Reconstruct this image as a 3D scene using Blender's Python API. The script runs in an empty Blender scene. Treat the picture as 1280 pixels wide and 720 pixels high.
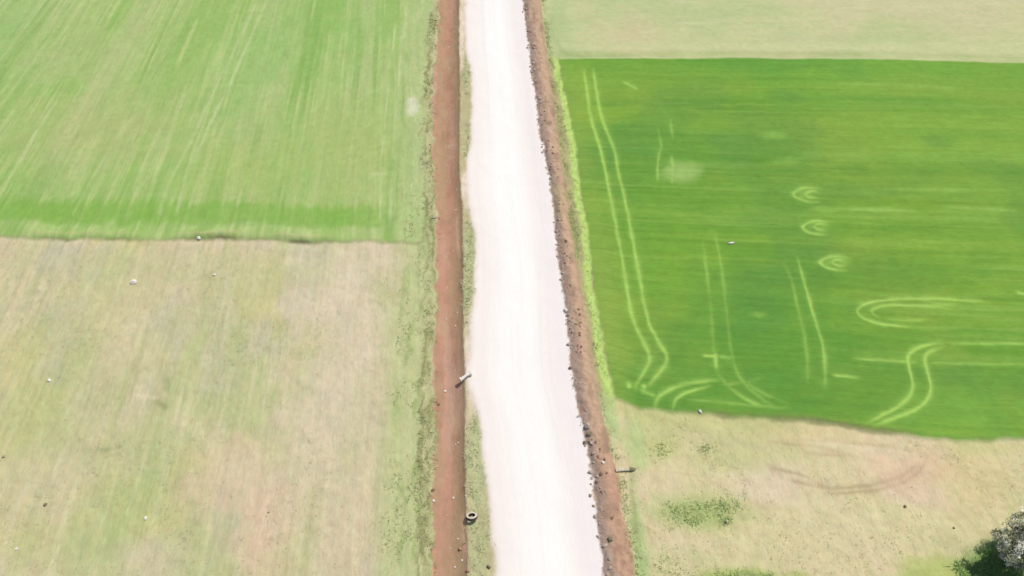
import bpy, bmesh, math, random
import numpy as np
from mathutils import Vector, Matrix, Euler

random.seed(7)
rng = np.random.default_rng(11)
scene = bpy.context.scene
COL = scene.collection

# ------------------------------------------------------------------ camera model
H = 52.0                      # flying height of the camera above the fields (m)
PITCH = math.radians(53.4)    # below the horizon
FOC = 914.0                   # focal length in pixels of a 1280 px wide frame
CP, SP = math.cos(PITCH), math.sin(PITCH)

def G(px, py, z=0.0):
    """surveyed position: point at height z seen at (px, py) of the photograph"""
    a = (px - 640.0) / FOC
    b = (360.0 - py) / FOC
    dx, dy, dz = a, CP + b * SP, -SP + b * CP
    t = (z - H) / dz
    return (dx * t, dy * t)

def mpp(px, py):
    """metres per pixel at that spot of the ground (across, along)"""
    x0, y0 = G(px, py); x1, _ = G(px + 1, py); _, y1 = G(px, py - 1)
    return abs(x1 - x0), abs(y1 - y0)

# ------------------------------------------------------------------ helpers
def tag(o, label=None, cat=None, group=None, kind=None):
    if label: o['label'] = label
    if cat: o['category'] = cat
    if group: o['group'] = group
    if kind: o['kind'] = kind
    return o

KEXP = 1.42    # radiance of a sunlit white surface under this sun and sky
def S(r, g, b):
    def f(c):
        c /= 255.0
        return c / 12.92 if c <= 0.04045 else ((c + 0.055) / 1.055) ** 2.4
    return np.array([f(r), f(g), f(b)]) / KEXP

TAB = rng.random(1 << 20).astype(np.float32)
def hash2(ix, iy, seed):
    a = (np.asarray(ix).astype(np.int32) + seed * 61) & 1023
    b = (np.asarray(iy).astype(np.int32) + seed * 37) & 1023
    return TAB[(b << 10) | a]

def vn(x, y, seed=0):
    """smooth value noise, -1..1"""
    ix = np.floor(x); iy = np.floor(y)
    fx = (x - ix).astype(np.float32); fy = (y - iy).astype(np.float32)
    fx = fx * fx * fx * (fx * (fx * 6 - 15) + 10); fy = fy * fy * fy * (fy * (fy * 6 - 15) + 10)
    a0 = (ix.astype(np.int32) + seed * 61) & 1023; b0 = (iy.astype(np.int32) + seed * 37) & 1023
    a1 = (a0 + 1) & 1023; b0s = b0 << 10; b1s = ((b0 + 1) & 1023) << 10
    a = TAB[b0s | a0]; b = TAB[b0s | a1]; c = TAB[b1s | a0]; d = TAB[b1s | a1]
    p = a + (b - a) * fx; q = c + (d - c) * fx
    return (p + (q - p) * fy) * 2 - 1

def fbm(x, y, seed=0, octaves=4, gain=0.55):
    s = 0; a = 1.0; t = 0
    for o in range(octaves):
        s = s + a * vn(x * 2 ** o + 17.3 * o, y * 2 ** o - 9.1 * o, seed + o * 31)
        t += a; a *= gain
    return s / t * 1.4

def sm(e0, e1, v):
    t = np.clip((v - e0) / (e1 - e0), 0, 1)
    return t * t * (3 - 2 * t)

def mix(c, colour, m):
    m = np.clip(m, 0, 1)[..., None]
    return c * (1 - m) + np.asarray(colour) * m

# ------------------------------------------------------------------ materials
def new_mat(name):
    m = bpy.data.materials.new(name); m.use_nodes = True
    nt = m.node_tree
    for n in list(nt.nodes): nt.nodes.remove(n)
    out = nt.nodes.new('ShaderNodeOutputMaterial')
    b = nt.nodes.new('ShaderNodeBsdfPrincipled')
    nt.links.new(b.outputs[0], out.inputs[0])
    return m, nt, b

def ground_mat(name, grain=0.1, drift=True, scale=6.0, bump=0.4, rough=0.95, stretch=(1, 0.35, 1), rot=0.0, spec=0.05):
    """soil / vegetation: patches come from the surveyed colour layer, grain from noise"""
    m, nt, b = new_mat(name)
    L = nt.links.new
    at = nt.nodes.new('ShaderNodeAttribute'); at.attribute_name = 'growth'
    tc = nt.nodes.new('ShaderNodeTexCoord')
    mp = nt.nodes.new('ShaderNodeMapping'); mp.inputs['Scale'].default_value = stretch
    mp.inputs['Rotation'].default_value = (0, 0, rot)
    L(tc.outputs['Object'], mp.inputs[0])
    n1 = nt.nodes.new('ShaderNodeTexNoise'); n1.inputs['Scale'].default_value = scale
    n1.inputs['Detail'].default_value = 5; n1.inputs['Roughness'].default_value = 0.65
    L(mp.outputs[0], n1.inputs['Vector'])
    n2 = nt.nodes.new('ShaderNodeTexNoise'); n2.inputs['Scale'].default_value = scale * 0.23
    n2.inputs['Detail'].default_value = 4; n2.inputs['Roughness'].default_value = 0.6
    L(mp.outputs[0], n2.inputs['Vector'])
    ad = nt.nodes.new('ShaderNodeMath'); ad.operation = 'ADD'
    L(n1.outputs[0], ad.inputs[0]); L(n2.outputs[0], ad.inputs[1])
    mr = nt.nodes.new('ShaderNodeMapRange')
    mr.inputs['From Min'].default_value = 0.6; mr.inputs['From Max'].default_value = 1.4
    mr.inputs['To Min'].default_value = 1 - grain; mr.inputs['To Max'].default_value = 1 + grain
    L(ad.outputs[0], mr.inputs['Value'])
    mu = nt.nodes.new('ShaderNodeVectorMath'); mu.operation = 'SCALE'
    L(at.outputs['Color'], mu.inputs[0]); L(mr.outputs[0], mu.inputs['Scale'])
    # a slight drift of hue, straw to green
    n3 = nt.nodes.new('ShaderNodeTexNoise'); n3.inputs['Scale'].default_value = scale * 0.5
    n3.inputs['Detail'].default_value = 3
    L(mp.outputs[0], n3.inputs['Vector'])
    cr = nt.nodes.new('ShaderNodeValToRGB')
    cr.color_ramp.elements[0].position = 0.35; cr.color_ramp.elements[0].color = (1.03, 0.99, 0.97, 1)
    cr.color_ramp.elements[1].position = 0.65; cr.color_ramp.elements[1].color = (0.975, 1.01, 0.985, 1)
    if not drift:
        for e_ in cr.color_ramp.elements: e_.color = (1, 1, 1, 1)
    L(n3.outputs[0], cr.inputs[0])
    m2 = nt.nodes.new('ShaderNodeVectorMath'); m2.operation = 'MULTIPLY'
    L(mu.outputs[0], m2.inputs[0]); L(cr.outputs[0], m2.inputs[1])
    L(m2.outputs[0], b.inputs['Base Color'])
    b.inputs['Roughness'].default_value = rough
    b.inputs['Specular IOR Level'].default_value = spec
    bp = nt.nodes.new('ShaderNodeBump'); bp.inputs['Strength'].default_value = bump
    bp.inputs['Distance'].default_value = 0.08
    L(n1.outputs[0], bp.inputs['Height']); L(bp.outputs[0], b.inputs['Normal'])
    return m

def plain_mat(name, c1, c2, scale=8.0, rough=0.85, bump=0.3, spec=0.2, trans=0.0):
    m, nt, b = new_mat(name)
    L = nt.links.new
    tc = nt.nodes.new('ShaderNodeTexCoord')
    n1 = nt.nodes.new('ShaderNodeTexNoise'); n1.inputs['Scale'].default_value = scale
    n1.inputs['Detail'].default_value = 5
    L(tc.outputs['Object'], n1.inputs['Vector'])
    cr = nt.nodes.new('ShaderNodeValToRGB')
    cr.color_ramp.elements[0].position = 0.33; cr.color_ramp.elements[0].color = (*c1, 1)
    cr.color_ramp.elements[1].position = 0.67; cr.color_ramp.elements[1].color = (*c2, 1)
    L(n1.outputs[0], cr.inputs[0]); L(cr.outputs[0], b.inputs['Base Color'])
    b.inputs['Roughness'].default_value = rough; b.inputs['Specular IOR Level'].default_value = spec
    if bump:
        bp = nt.nodes.new('ShaderNodeBump'); bp.inputs['Strength'].default_value = bump
        bp.inputs['Distance'].default_value = 0.03
        L(n1.outputs[0], bp.inputs['Height']); L(bp.outputs[0], b.inputs['Normal'])
    return m

def leafy(nt, an, b, f=0.5):
    """thin plant tissue: lets light through"""
    out = [n for n in nt.nodes if n.type == 'OUTPUT_MATERIAL'][0]
    t = nt.nodes.new('ShaderNodeBsdfTranslucent'); nt.links.new(an.outputs['Color'], t.inputs[0])
    mx = nt.nodes.new('ShaderNodeMixShader'); mx.inputs[0].default_value = f
    nt.links.new(b.outputs[0], mx.inputs[1]); nt.links.new(t.outputs[0], mx.inputs[2])
    nt.links.new(mx.outputs[0], out.inputs[0])

# ------------------------------------------------------------------ surveyed lines
ROADDIR = -106.0 / 1533.0
def xline(pts):
    """edge that runs along the road: x as a function of y"""
    g = sorted([G(*p)[::-1] for p in pts])
    ys_ = np.array([p[0] for p in g]); xs_ = np.array([p[1] for p in g])
    def f(y):
        y = np.asarray(y, dtype=float)
        v = np.interp(y, ys_, xs_)
        v = v + np.where(y < ys_[0], (y - ys_[0]) * ROADDIR, 0) + np.where(y > ys_[-1], (y - ys_[-1]) * ROADDIR, 0)
        return v
    return f
def yline(pts):
    g = sorted([G(*p) for p in pts])
    xs_ = np.array([p[0] for p in g]); ys_ = np.array([p[1] for p in g])
    return lambda x: np.interp(x, xs_, ys_)

L1 = xline([(549,0),(546,60),(541,120),(541,200),(546,270),(547,340),(546,400),(543,460),(543,540),(541,620),(541,720)])
L2 = xline([(574,0),(574,60),(575,120),(574,200),(578,270),(579,340),(579,400),(581,460),(581,540),(582,620),(585,720)])
R1 = xline([(581,0),(582,60),(588,95),(589,120),(588,180),(581,222),(588,270),(594,300),(594,350),(590,390),(586,430),(584,475),(592,500),(600,540),(607,600),(614,650),(618,720)])
R2 = xline([(653,0),(659,45),(666,100),(677,180),(687,222),(693,280),(700,340),(707,400),(714,460),(721,505),(733,560),(740,600),(747,660),(755,720)])
L4 = xline([(676,0),(683,60),(690,110),(700,180),(712,270),(726,360),(734,400),(744,460),(751,500),(763,560),(772,600),(782,660),(794,720)])
L5 = xline([(697,60),(700,90),(708,120),(718,180),(731,270),(743,360),(753,420),(769,505),(776,540)])
CT = yline([(680,76),(700,75),(800,74),(960,74),(1120,76),(1280,80),(1600,86)])
CB = yline([(770,498),(800,510),(870,518),(960,525),(1040,531),(1140,543),(1200,549),(1280,552),(1600,566)])
LB = yline([(-300,293),(0,296),(200,299),(430,303),(540,306)])

# ------------------------------------------------------------------ the ground grid
def grow(v, end, f=1.12, step=None):
    out = []; s = step
    while abs(v) < abs(end):
        s *= f; v += s if end > 0 else -s; out.append(v)
    return out
core = list(np.arange(-73, 73, 0.115))
xs = np.array(sorted(grow(core[0], -3500, 1.14, .115)) + core + grow(core[-1], 3500, 1.14, .115))
ycore = [10.0]
while ycore[-1] < 90: ycore.append(ycore[-1] + 0.085 + 0.0013 * (ycore[-1] - 10))
yneg = []; v = 10.0; s = .09
while v > -3500: s *= 1.14; v -= s; yneg.append(v)
ypos = []; v = ycore[-1]; s = .2
while v < 3500: s *= 1.12; v += s; ypos.append(v)
ys = np.array(sorted(yneg) + ycore + ypos)
X, Y = np.meshgrid(xs, ys)
print('grid', X.shape)

# local frames
near = sm(400, 120, np.hypot(X, Y - 50))          # fine relief and fine patches only near by
wob = lambda sc, am, seed: am * fbm(X * sc, Y * sc, seed, 3)
l1 = X - (L1(Y) + wob(0.9, .28, 1) + wob(3.5, .09, 2))
l2 = X - (L2(Y) + wob(0.8, .10, 3) + wob(3.2, .05, 4))
r1 = X - (R1(Y) + wob(0.4, .16, 5) + wob(2.7, .06, 6))
r2 = X - (R2(Y) + wob(0.9, .16, 7) + wob(3.2, .13, 8))
l4 = X - (L4(Y) + wob(0.7, .22, 9) + wob(3.0, .09, 10))
l5 = X - (L5(Y) + wob(0.6, .12, 11) + wob(2.5, .09, 12))
ct = Y - (CT(X) + wob(0.25, .15, 13))
cb = Y - (CB(X) + wob(0.25, .22, 14) + wob(1.2, .10, 15))
lb = Y - (LB(X) + wob(0.16, .35, 16) + wob(0.9, .15, 17))

# fan coordinates for the left fields, whose rows spread from a far point
fx, fy = G(510, -600)
ang = np.arctan2(X - fx, fy - Y) * 400.0
rad = np.hypot(X - fx, fy - Y)
# rows of the crop run across, roughly parallel to its two edges
crow = (Y - CB(X)) / (CT(X) - CB(X)) * 50.0

def streak(u, v, w, l, seed):  return fbm(u / w, v / l, seed, 3)

def blob(px, py, rx, ry, soft=1.0, rag=0.25, seed=5):
    """patch on the ground, radii given in photograph pixels"""
    gx, gy = G(px, py); ax, ay = mpp(px, py)
    dx = (X - gx) / (rx * ax); dy = (Y - gy) / (ry * ay)
    sl = np.abs(dx) + np.abs(dy) < 4
    out = np.zeros_like(X)
    d = np.hypot(dx[sl], dy[sl]) + rag * fbm(X[sl] * .5, Y[sl] * .5, seed, 3)
    out[sl] = 1 - sm(1 - 0.6 * soft, 1 + 0.5 * soft, d)
    return out

def track(pts, width, seed=0, broken=0.35):
    """worn wheel line through the crop: 0..1 mask around a smoothed polyline"""
    p = np.array([G(*q) for q in pts])
    # Chaikin smoothing
    for _ in range(3):
        q = [p[0]]
        for a, b in zip(p[:-1], p[1:]): q += [a * .75 + b * .25, a * .25 + b * .75]
        q.append(p[-1]); p = np.array(q)
    lo = p.min(0) - 1.2; hi = p.max(0) + 1.2
    i0, i1 = np.searchsorted(ys, [lo[1], hi[1]]); j0, j1 = np.searchsorted(xs, [lo[0], hi[0]])
    x = X[i0:i1, j0:j1]; y = Y[i0:i1, j0:j1]
    x = x + .04 * fbm(x * .8, y * .8, seed + 3, 2); y = y + .04 * fbm(x * 1.1 + 50, y * 1.1, seed + 4, 2)
    dm = np.full(x.shape, 9e9); tl_ = np.zeros(x.shape)
    seg_ = np.linalg.norm(np.diff(p, axis=0), axis=1); tot_ = seg_.sum(); run = 0.0
    for a, b in zip(p[:-1], p[1:]):
        d = b - a; l2_ = d @ d + 1e-9
        t = np.clip(((x - a[0]) * d[0] + (y - a[1]) * d[1]) / l2_, 0, 1)
        dd_ = np.hypot(x - a[0] - t * d[0], y - a[1] - t * d[1]); nr = dd_ < dm
        tl_ = np.where(nr, run + t * math.sqrt(l2_), tl_); dm = np.where(nr, dd_, dm); run += math.sqrt(l2_)
    w = width * (1 + .3 * fbm(x * .8, y * .8, seed, 2))
    fade = np.clip(np.minimum(tl_, tot_ - tl_) / min(1.6, tot_ * .25) + .25, 0, 1)
    m = (.82 * np.exp(-(dm / w) ** 2) + .22 * np.exp(-(dm / (w * 2.6)) ** 2)) * fade * np.clip(1 - broken * (0.5 + 0.9 * fbm(x * .35, y * .35, seed + 9, 3)), 0, 1)
    out = np.zeros_like(X); out[i0:i1, j0:j1] = m
    return out

# ------------------------------------------------------------------ colours of each ground
def C(*rgb): return np.broadcast_to(S(*rgb), X.shape + (3,)).copy()

big = fbm(X * .045, Y * .045, 100, 4)
mid = fbm(X * .16, Y * .16, 101, 4)
small = fbm(X * .9, Y * .9, 102, 4)

# --- left green field
s1 = streak(ang, rad, .38, 9, 110); s2 = streak(ang, rad, 1.1, 22, 111); s3 = streak(ang, rad, 4.5, 40, 112)
gl = C(170, 193, 119)
gl = mix(gl, S(150, 188, 98), sm(-.1, .8, s3 + .35 * big) * .6)
gl = mix(gl, S(192, 198, 142), sm(0, .8, -s3 + .3 * mid) * .55)
gl = mix(gl, S(204, 212, 148), sm(.15, .8, s1) * .5)
gl = mix(gl, S(196, 208, 142), sm(.35, .9, s2) * .38)
gl = mix(gl, S(132, 174, 84), sm(.2, .8, -s2) * .45)
gl = mix(gl, S(140, 180, 100), sm(.3, 1, -s1) * .25)
for a in [(40,70,90,40,(146,188,108)),(350,60,50,80,(140,188,98)),(380,25,35,60,(140,188,96)),(450,40,30,50,(140,196,100)),(10,20,50,40,(142,188,112)),(310,80,40,50,(150,194,110))]:
    gl = mix(gl, S(*a[4]), blob(*a[:4], 1.2, .4, 120) * .38 * (.65 + .35 * s2))
for a in [(110,160,110,45,(188,190,130)),(300,215,70,40,(176,194,112)),(90,70,60,30,(186,194,134)),(440,190,70,60,(180,192,118))]:
    gl = mix(gl, S(*a[4]), blob(*a[:4], 1.2, .4, 121) * .5)
# greener unploughed headland along the field's lower edge
hb = sm(1.5, 2.4, lb + .5 * s2) * (1 - sm(4.0, 5.4, lb + .6 * s1 + .3 * mid))
hx = 1 - sm(-1.2, .6, X - G(487, 275)[0])
gl = mix(gl, S(136, 180, 80), hb * (.45 + .55 * hx) * (.72 + .28 * mid) * hx)
# pale grass beside the ditch
ed = sm(-5.2, -1.6, l1)
gl = mix(gl, S(186, 198, 138), ed * .75)
gl = mix(gl, S(150, 186, 112), sm(.2, .9, streak(l1, Y, .30, 8, 130)) * ed * .45)
gl = mix(gl, S(214, 216, 168), sm(.35, .9, streak(l1, Y, .22, 5, 131)) * ed * .5)
tl = [track([(200,272),(201,255),(212,225),(235,185),(262,125),(290,70),(322,0)], .16, 1, .6),
      track([(221,270),(224,250),(236,215),(260,160),(285,110),(312,50),(334,0)], .14, 2, .8),
      track([(488,278),(489,230),(494,150),(502,60),(510,0)], .14, 3, .7),
      track([(462,217),(486,218)], .12, 4, .3),
      track([(475,278),(477,200),(484,120),(494,30)], .1, 5, .9),
      track([(10,225),(45,165),(75,120),(100,85)], .14, 6, .9),
      track([(90,270),(108,235),(135,190),(160,150)], .13, 7, 1),
      track([(530,270),(528,200),(530,130),(538,60),(541,0)], .13, 8, .7)]
for t in tl: gl = mix(gl, S(206, 216, 160), t * .62)
gl = mix(gl, S(120, 160, 88), track([(160,152),(185,105),(215,60),(240,20)], .13, 21, .8) * .4)
gl = mix(gl, S(120, 160, 84), track([(495,280),(497,215),(503,140),(508,60)], .12, 22, .8) * .35)
gl = mix(gl, S(222, 222, 190), blob(514, 130, 8, 12, .9, .8, 123) * .85)
gl = mix(gl, S(120, 158, 78), (1 - sm(.2, .75, np.abs(small - .1))) * .06)

# --- lower left stubble field
q1 = streak(ang, rad, .4, 5, 140); q2 = streak(ang, rad, 1.5, 12, 141); q3 = streak(ang, rad, 5, 20, 142)
sl_ = C(203, 195, 153)
sl_ = mix(sl_, S(184, 192, 134), sm(-.1, .6, q3 + .6 * mid) * .65)
sl_ = mix(sl_, S(204, 196, 138), sm(.0, .6, fbm(ang / 6, rad / 9, 143, 3)) * .65)
sl_ = mix(sl_, S(196, 188, 166), sm(.1, .6, fbm(ang / 4, rad / 7, 144, 3)) * .6)
sl_ = mix(sl_, S(213, 194, 164), sm(-.1, .8, -q3 + .4 * big) * .7)
sl_ = mix(sl_, S(222, 210, 174), sm(.15, .8, q1) * .45)
sl_ = mix(sl_, S(170, 170, 120), sm(.2, .9, -q1) * .4)
sl_ = mix(sl_, S(205, 188, 150), sm(.2, .9, q2) * .4)
sl_ = mix(sl_, S(172, 186, 122), sm(.3, .9, -q2) * .35)
for a in [(430,370,55,75,(221,203,178)),(420,470,45,100,(216,202,172)),(300,600,70,60,(214,192,160)),(330,640,25,60,(222,192,164)),(140,380,60,50,(205,196,150)),(390,560,60,80,(212,198,166)),(190,700,40,30,(210,196,166)),(60,600,60,40,(204,194,158))]:
    sl_ = mix(sl_, S(*a[4]), blob(*a[:4], 1.4, .5, 150) * .72)
for a in [(70,520,60,60,(180,188,132)),(180,560,60,40,(176,188,126)),(150,650,50,60,(172,188,124)),(250,420,60,60,(188,190,134)),(60,430,50,50,(190,190,136)),(200,330,150,18,(190,192,140)),(300,340,70,30,(194,194,142)),(60,690,60,30,(186,190,134)),(240,690,40,40,(178,188,128))]:
    sl_ = mix(sl_, S(*a[4]), blob(*a[:4], 1.4, .5, 151) * .42)
sl_ = np.clip(sl_ * 1.05, 0, .8)
# green margin beside the ditch
em = sm(-5.0 , -2.2, l1 + .9 * fbm(X * .3, Y * .12, 152, 3)) * (.4 + .6 * sm(60, 42, Y))
sl_ = mix(sl_, S(190, 200, 138), em * .75)
sl_ = mix(sl_, S(156, 176, 108), em * sm(.25, .8, streak(l1, Y, .45, 4, 153)) * .6)
sl_ = mix(sl_, S(214, 212, 166), em * sm(.3, .9, -streak(l1, Y, .35, 3, 154)) * .5)
sl_ = mix(sl_, S(196, 204, 134), track([(537,372),(536,440),(534,520)], .3, 155, .6) * .4)
sl_ = mix(sl_, S(224, 214, 174), track([(165,493),(185,495),(200,499)], .2, 156, .2) * .7)
sl_ = mix(sl_, S(150, 158, 110), track([(192,500),(202,505),(212,512)], .22, 157, .2) * .8)
sl_ = mix(sl_, S(150, 160, 112), track([(209,470),(208,492)], .2, 158, .4) * .5)
sl_ = mix(sl_, S(222, 208, 170), track([(225,515),(250,540),(285,572),(320,600)], .6, 159, .4) * .6)
sl_ = mix(sl_, S(152, 156, 112), track([(100,560),(120,563),(150,560)], .2, 160, 1.) * .5)

# --- upper right pale field
p1 = streak(Y, X, .5, 7, 170); p2 = streak(Y, X, 1.6, 14, 171)
pr = C(200, 203, 150)
pr = mix(pr, S(186, 198, 142), sm(-.1, .7, mid + .4 * p2) * .7)
pr = mix(pr, S(211, 202, 160), sm(0, .8, -big + .3 * mid) * .7)
pr = mix(pr, S(218, 212, 170), sm(.3, .9, p1) * .3)
pr = mix(pr, S(212, 196, 156), blob(790, 45, 40, 25, 1.3, .4, 172) * .5)
pr = mix(pr, S(178, 196, 132), blob(1120, 40, 60, 20, 1.3, .5, 173) * .4)
pr = mix(pr, S(174, 196, 136), blob(700, 40, 18, 50, 1.2, .4, 174) * .6)
pr = mix(pr, S(158, 176, 108), (1 - sm(.2, 1.2, np.abs(ct - .9))) * .55 * (.6 + .4 * mid) * sm(G(690, 70)[0], G(705, 70)[0], X))
pr = mix(pr, S(206, 210, 156), (1 - sm(.2, 1.3, np.abs(ct - 2.6))) * .5)
pr = mix(pr, S(160, 178, 118), track([(690,15),(691,40),(700,62),(715,71),(760,71),(800,70)], .32, 175, .4) * .55)

# --- the crop
c1 = streak(crow, X, .35, 11, 180); c2 = streak(crow, X, 1.1, 22, 181); c3 = streak(crow, X, 3.0, 45, 182)
cr_ = C(117, 163, 63)
cr_ = mix(cr_, S(139, 175, 66), sm(-.2, .7, c3 + .3 * mid) * .7)
cr_ = mix(cr_, S(106, 156, 58), sm(-.1, .8, -c3 + .3 * big) * .65)
cr_ = mix(cr_, S(146, 182, 84), sm(.15, .9, c2) * .5)
cr_ = mix(cr_, S(100, 148, 56), sm(.15, .9, -c2) * .45)
cr_ = mix(cr_, S(150, 186, 90), sm(.35, .95, c1) * .3)
cr_ = mix(cr_, S(98, 146, 52), sm(.35, .95, -c1) * .25)
cr_ = mix(cr_, S(136, 174, 72), sm(G(950, 200)[0], G(1150, 200)[0], X) * sm(-34, -12, ct) * (.55 + .4 * c3))
cr_ = mix(cr_, S(142, 168, 72), sm(.1, .6, fbm(X * .09, Y * .12, 286, 3)) * .45)
cr_ = mix(cr_, S(98, 146, 72), sm(.1, .6, fbm(X * .11, Y * .14, 287, 3)) * .4)
top = sm(8, 1, -ct)
cr_ = mix(cr_, S(112, 170, 66), top * .45)
cr_ = mix(cr_, S(98, 152, 60), blob(950, 430, 130, 75, 1.3, .4, 183) * .75)
cr_ = mix(cr_, S(98, 150, 66), blob(930, 370, 50, 40, 1.3, .5, 283) * .5)
cr_ = mix(cr_, S(140, 172, 68), blob(1080, 220, 160, 14, 1.3, .5, 284) * .4)
cr_ = mix(cr_, S(100, 150, 60), blob(1100, 350, 150, 22, 1.3, .5, 285) * .5)
cr_ = mix(cr_, S(106, 156, 70), blob(830, 180, 70, 40, 1.3, .4, 184) * .45)
cr_ = mix(cr_, S(146, 174, 76), blob(760, 330, 22, 120, 1.3, .3, 185) * .5)
cr_ = mix(cr_, S(134, 176, 62), blob(850, 330, 60, 60, 1.3, .4, 186) * .35)
cr_ = mix(cr_, S(134, 180, 74), blob(1200, 515, 100, 28, 1.3, .4, 187) * .6)
cr_ = mix(cr_, S(150, 178, 74), blob(730, 130, 14, 60, 1.3, .3, 188) * .5)
cr_ = mix(cr_, S(116, 160, 58), blob(1090, 490, 80, 25, 1.3, .3, 189) * .5)
for pts, w, cl, am in [([(930,210),(1050,213),(1160,216),(1300,219)], .7, (98,146,58), .55), ([(960,250),(1100,254),(1300,262)], .5, (112,152,48), .4), ([(1040,105),(1120,107),(1205,112)], .35, (156,192,92), .5),
                       ([(950,282),(1060,288),(1180,290)], .5, (100,148,54), .4), ([(1050,262),(1100,263),(1140,264)], .2, (164,200,104), .7), ([(1180,260),(1230,262),(1275,265)], .22, (164,200,104), .6),
                       ([(900,325),(1050,330),(1200,338)], .8, (100,150,60), .4), ([(1000,195),(1150,196),(1300,200)], .6, (148,186,84), .5), ([(900,120),(1050,124),(1200,130)], .7, (104,158,66), .45)]:
    cr_ = mix(cr_, S(*cl), track(pts, w, 290, .5) * am)
# sparse yellowish left border of the crop
cr_ = mix(cr_, S(150, 178, 84), sm(2.4, .3, l5) * .4)
tracks = [
 ([(730,87),(734,115),(739,150),(751,185),(757,215),(767,265),(777,320),(787,380),(794,410),(809,433),(813,450),(806,465),(795,480),(795,488)], .17, .25),
 ([(742,87),(748,130),(756,160),(768,185),(773,215),(785,265),(797,330),(806,385),(815,415),(830,436),(836,448),(828,462),(814,478),(811,486)], .17, .2),
 ([(800,487),(812,492),(822,496)], .15, .5), ([(786,478),(786,486)], .17, .3), ([(806,480),(805,487)], .15, .3),
 ([(819,512),(820,498),(835,488),(855,480),(880,476),(900,476)], .15, .35),
 ([(841,512),(843,500),(857,490),(885,483),(890,482)], .15, .3),
 ([(878,300),(884,340),(889,390),(892,440),(894,462)], .13, .6),
 ([(893,288),(903,340),(909,400),(914,440),(920,465),(935,485),(960,505),(975,512)], .13, .6),
 ([(879,445),(890,446),(897,446)], .16, .1), ([(897,446),(915,448)], .13, .8), ([(894,440),(895,462)], .16, .1),
 ([(897,468),(912,485),(935,500),(955,510)], .13, .5), ([(900,482),(930,478),(955,472)], .12, .8),
 ([(860,500),(900,503),(950,508),(1000,512)], .12, .8), ([(925,472),(950,492),(985,505)], .12, .6),
 ([(980,330),(990,350),(998,390),(1008,430),(1010,460),(1009,482)], .13, .55),
 ([(997,322),(1010,370),(1022,410),(1031,440),(1031,485)], .13, .5),
 ([(1235,377),(1180,374),(1120,373),(1085,378),(1069,387),(1075,397),(1095,404),(1140,409)], .15, .25),
 ([(1185,384),(1110,380),(1091,386),(1089,391),(1100,398)], .14, .3),
 ([(1140,409),(1175,411),(1210,408)], .14, .8), ([(1110,378),(1150,377),(1200,380)], .12, .7), ([(1100,399),(1125,401),(1160,400)], .13, .7),
 ([(1155,378),(1195,382),(1232,378)], .22, .9),
 ([(1178,428),(1150,433),(1135,443),(1134,452),(1141,475),(1141,490),(1130,505),(1105,518),(1083,530)], .16, .1),
 ([(1178,434),(1160,440),(1155,450),(1160,468),(1165,485),(1158,502),(1143,513),(1120,522),(1092,532)], .16, .1),
 ([(1065,448),(1110,451),(1150,453)], .13, .3), ([(1150,453),(1210,455),(1285,456)], .12, .6),
 ([(1180,429),(1240,430),(1290,430)], .14, .5), ([(1040,470),(1076,472)], .12, .5),
 ([(779,103),(789,107),(798,112)], .18, .3), ([(825,185),(822,205),(822,228)], .14, .4), ([(840,195),(842,215),(840,230)], .16, .3),
 ([(822,160),(828,190)], .12, .7), ([(838,150),(843,190)], .12, .7),
 ([(1270,366),(1282,367)], .16, .2),
]
for cx, cy in ((1010, 243), (1021, 284), (1043, 328)):
    tracks.append(([(cx+16,cy-6),(cx-4,cy-9),(cx-18,cy-2),(cx-17,cy+3),(cx-4,cy+9),(cx+14,cy+10)], .15, .3))
    tracks.append(([(cx+14,cy-2),(cx+3,cy-5),(cx-4,cy),(cx+2,cy+4),(cx+12,cy+5)], .14, .3))
tmask = np.zeros_like(X)
for i, (pts, w, br) in enumerate(tracks):
    tmask = np.maximum(tmask, track(pts, w * 1.12, 300 + i * 5, br) * (.9 - .45 * (br > .5)))
cr_ = mix(cr_, S(178, 216, 106), tmask * .95)
cr_ = mix(cr_, S(164, 194, 110), blob(852, 217, 22, 11, 1.4, .5, 190) * .85)
for a in [(965,170,16,4),(985,202,18,5),(1010,243,12,6),(1030,262,24,3),(1021,284,14,6),(1043,328,14,6),(950,394,10,4),(1090,262,30,2.5),(1170,238,60,2.5)]:
    cr_ = mix(cr_, S(156, 196, 92), blob(*a, 1.3, .5, 191) * .45)
cr_ = mix(cr_, S(92, 140, 48), np.roll(tmask, (-3, -2), (0, 1)) * (1 - tmask) * .25)   # darker green along one side of the wheel lines
# shade of the standing crop painted as a thin dark line along its lower edge
dk = (1 - sm(.1, .5, np.abs(cb - .2))) * sm(G(850, 515)[0], G(900, 518)[0], X) * sm(G(1150, 540)[0], G(1110, 540)[0], X)
cr_ = mix(cr_, S(128, 136, 84), dk * .6 * (.6 + .4 * small))

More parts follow.
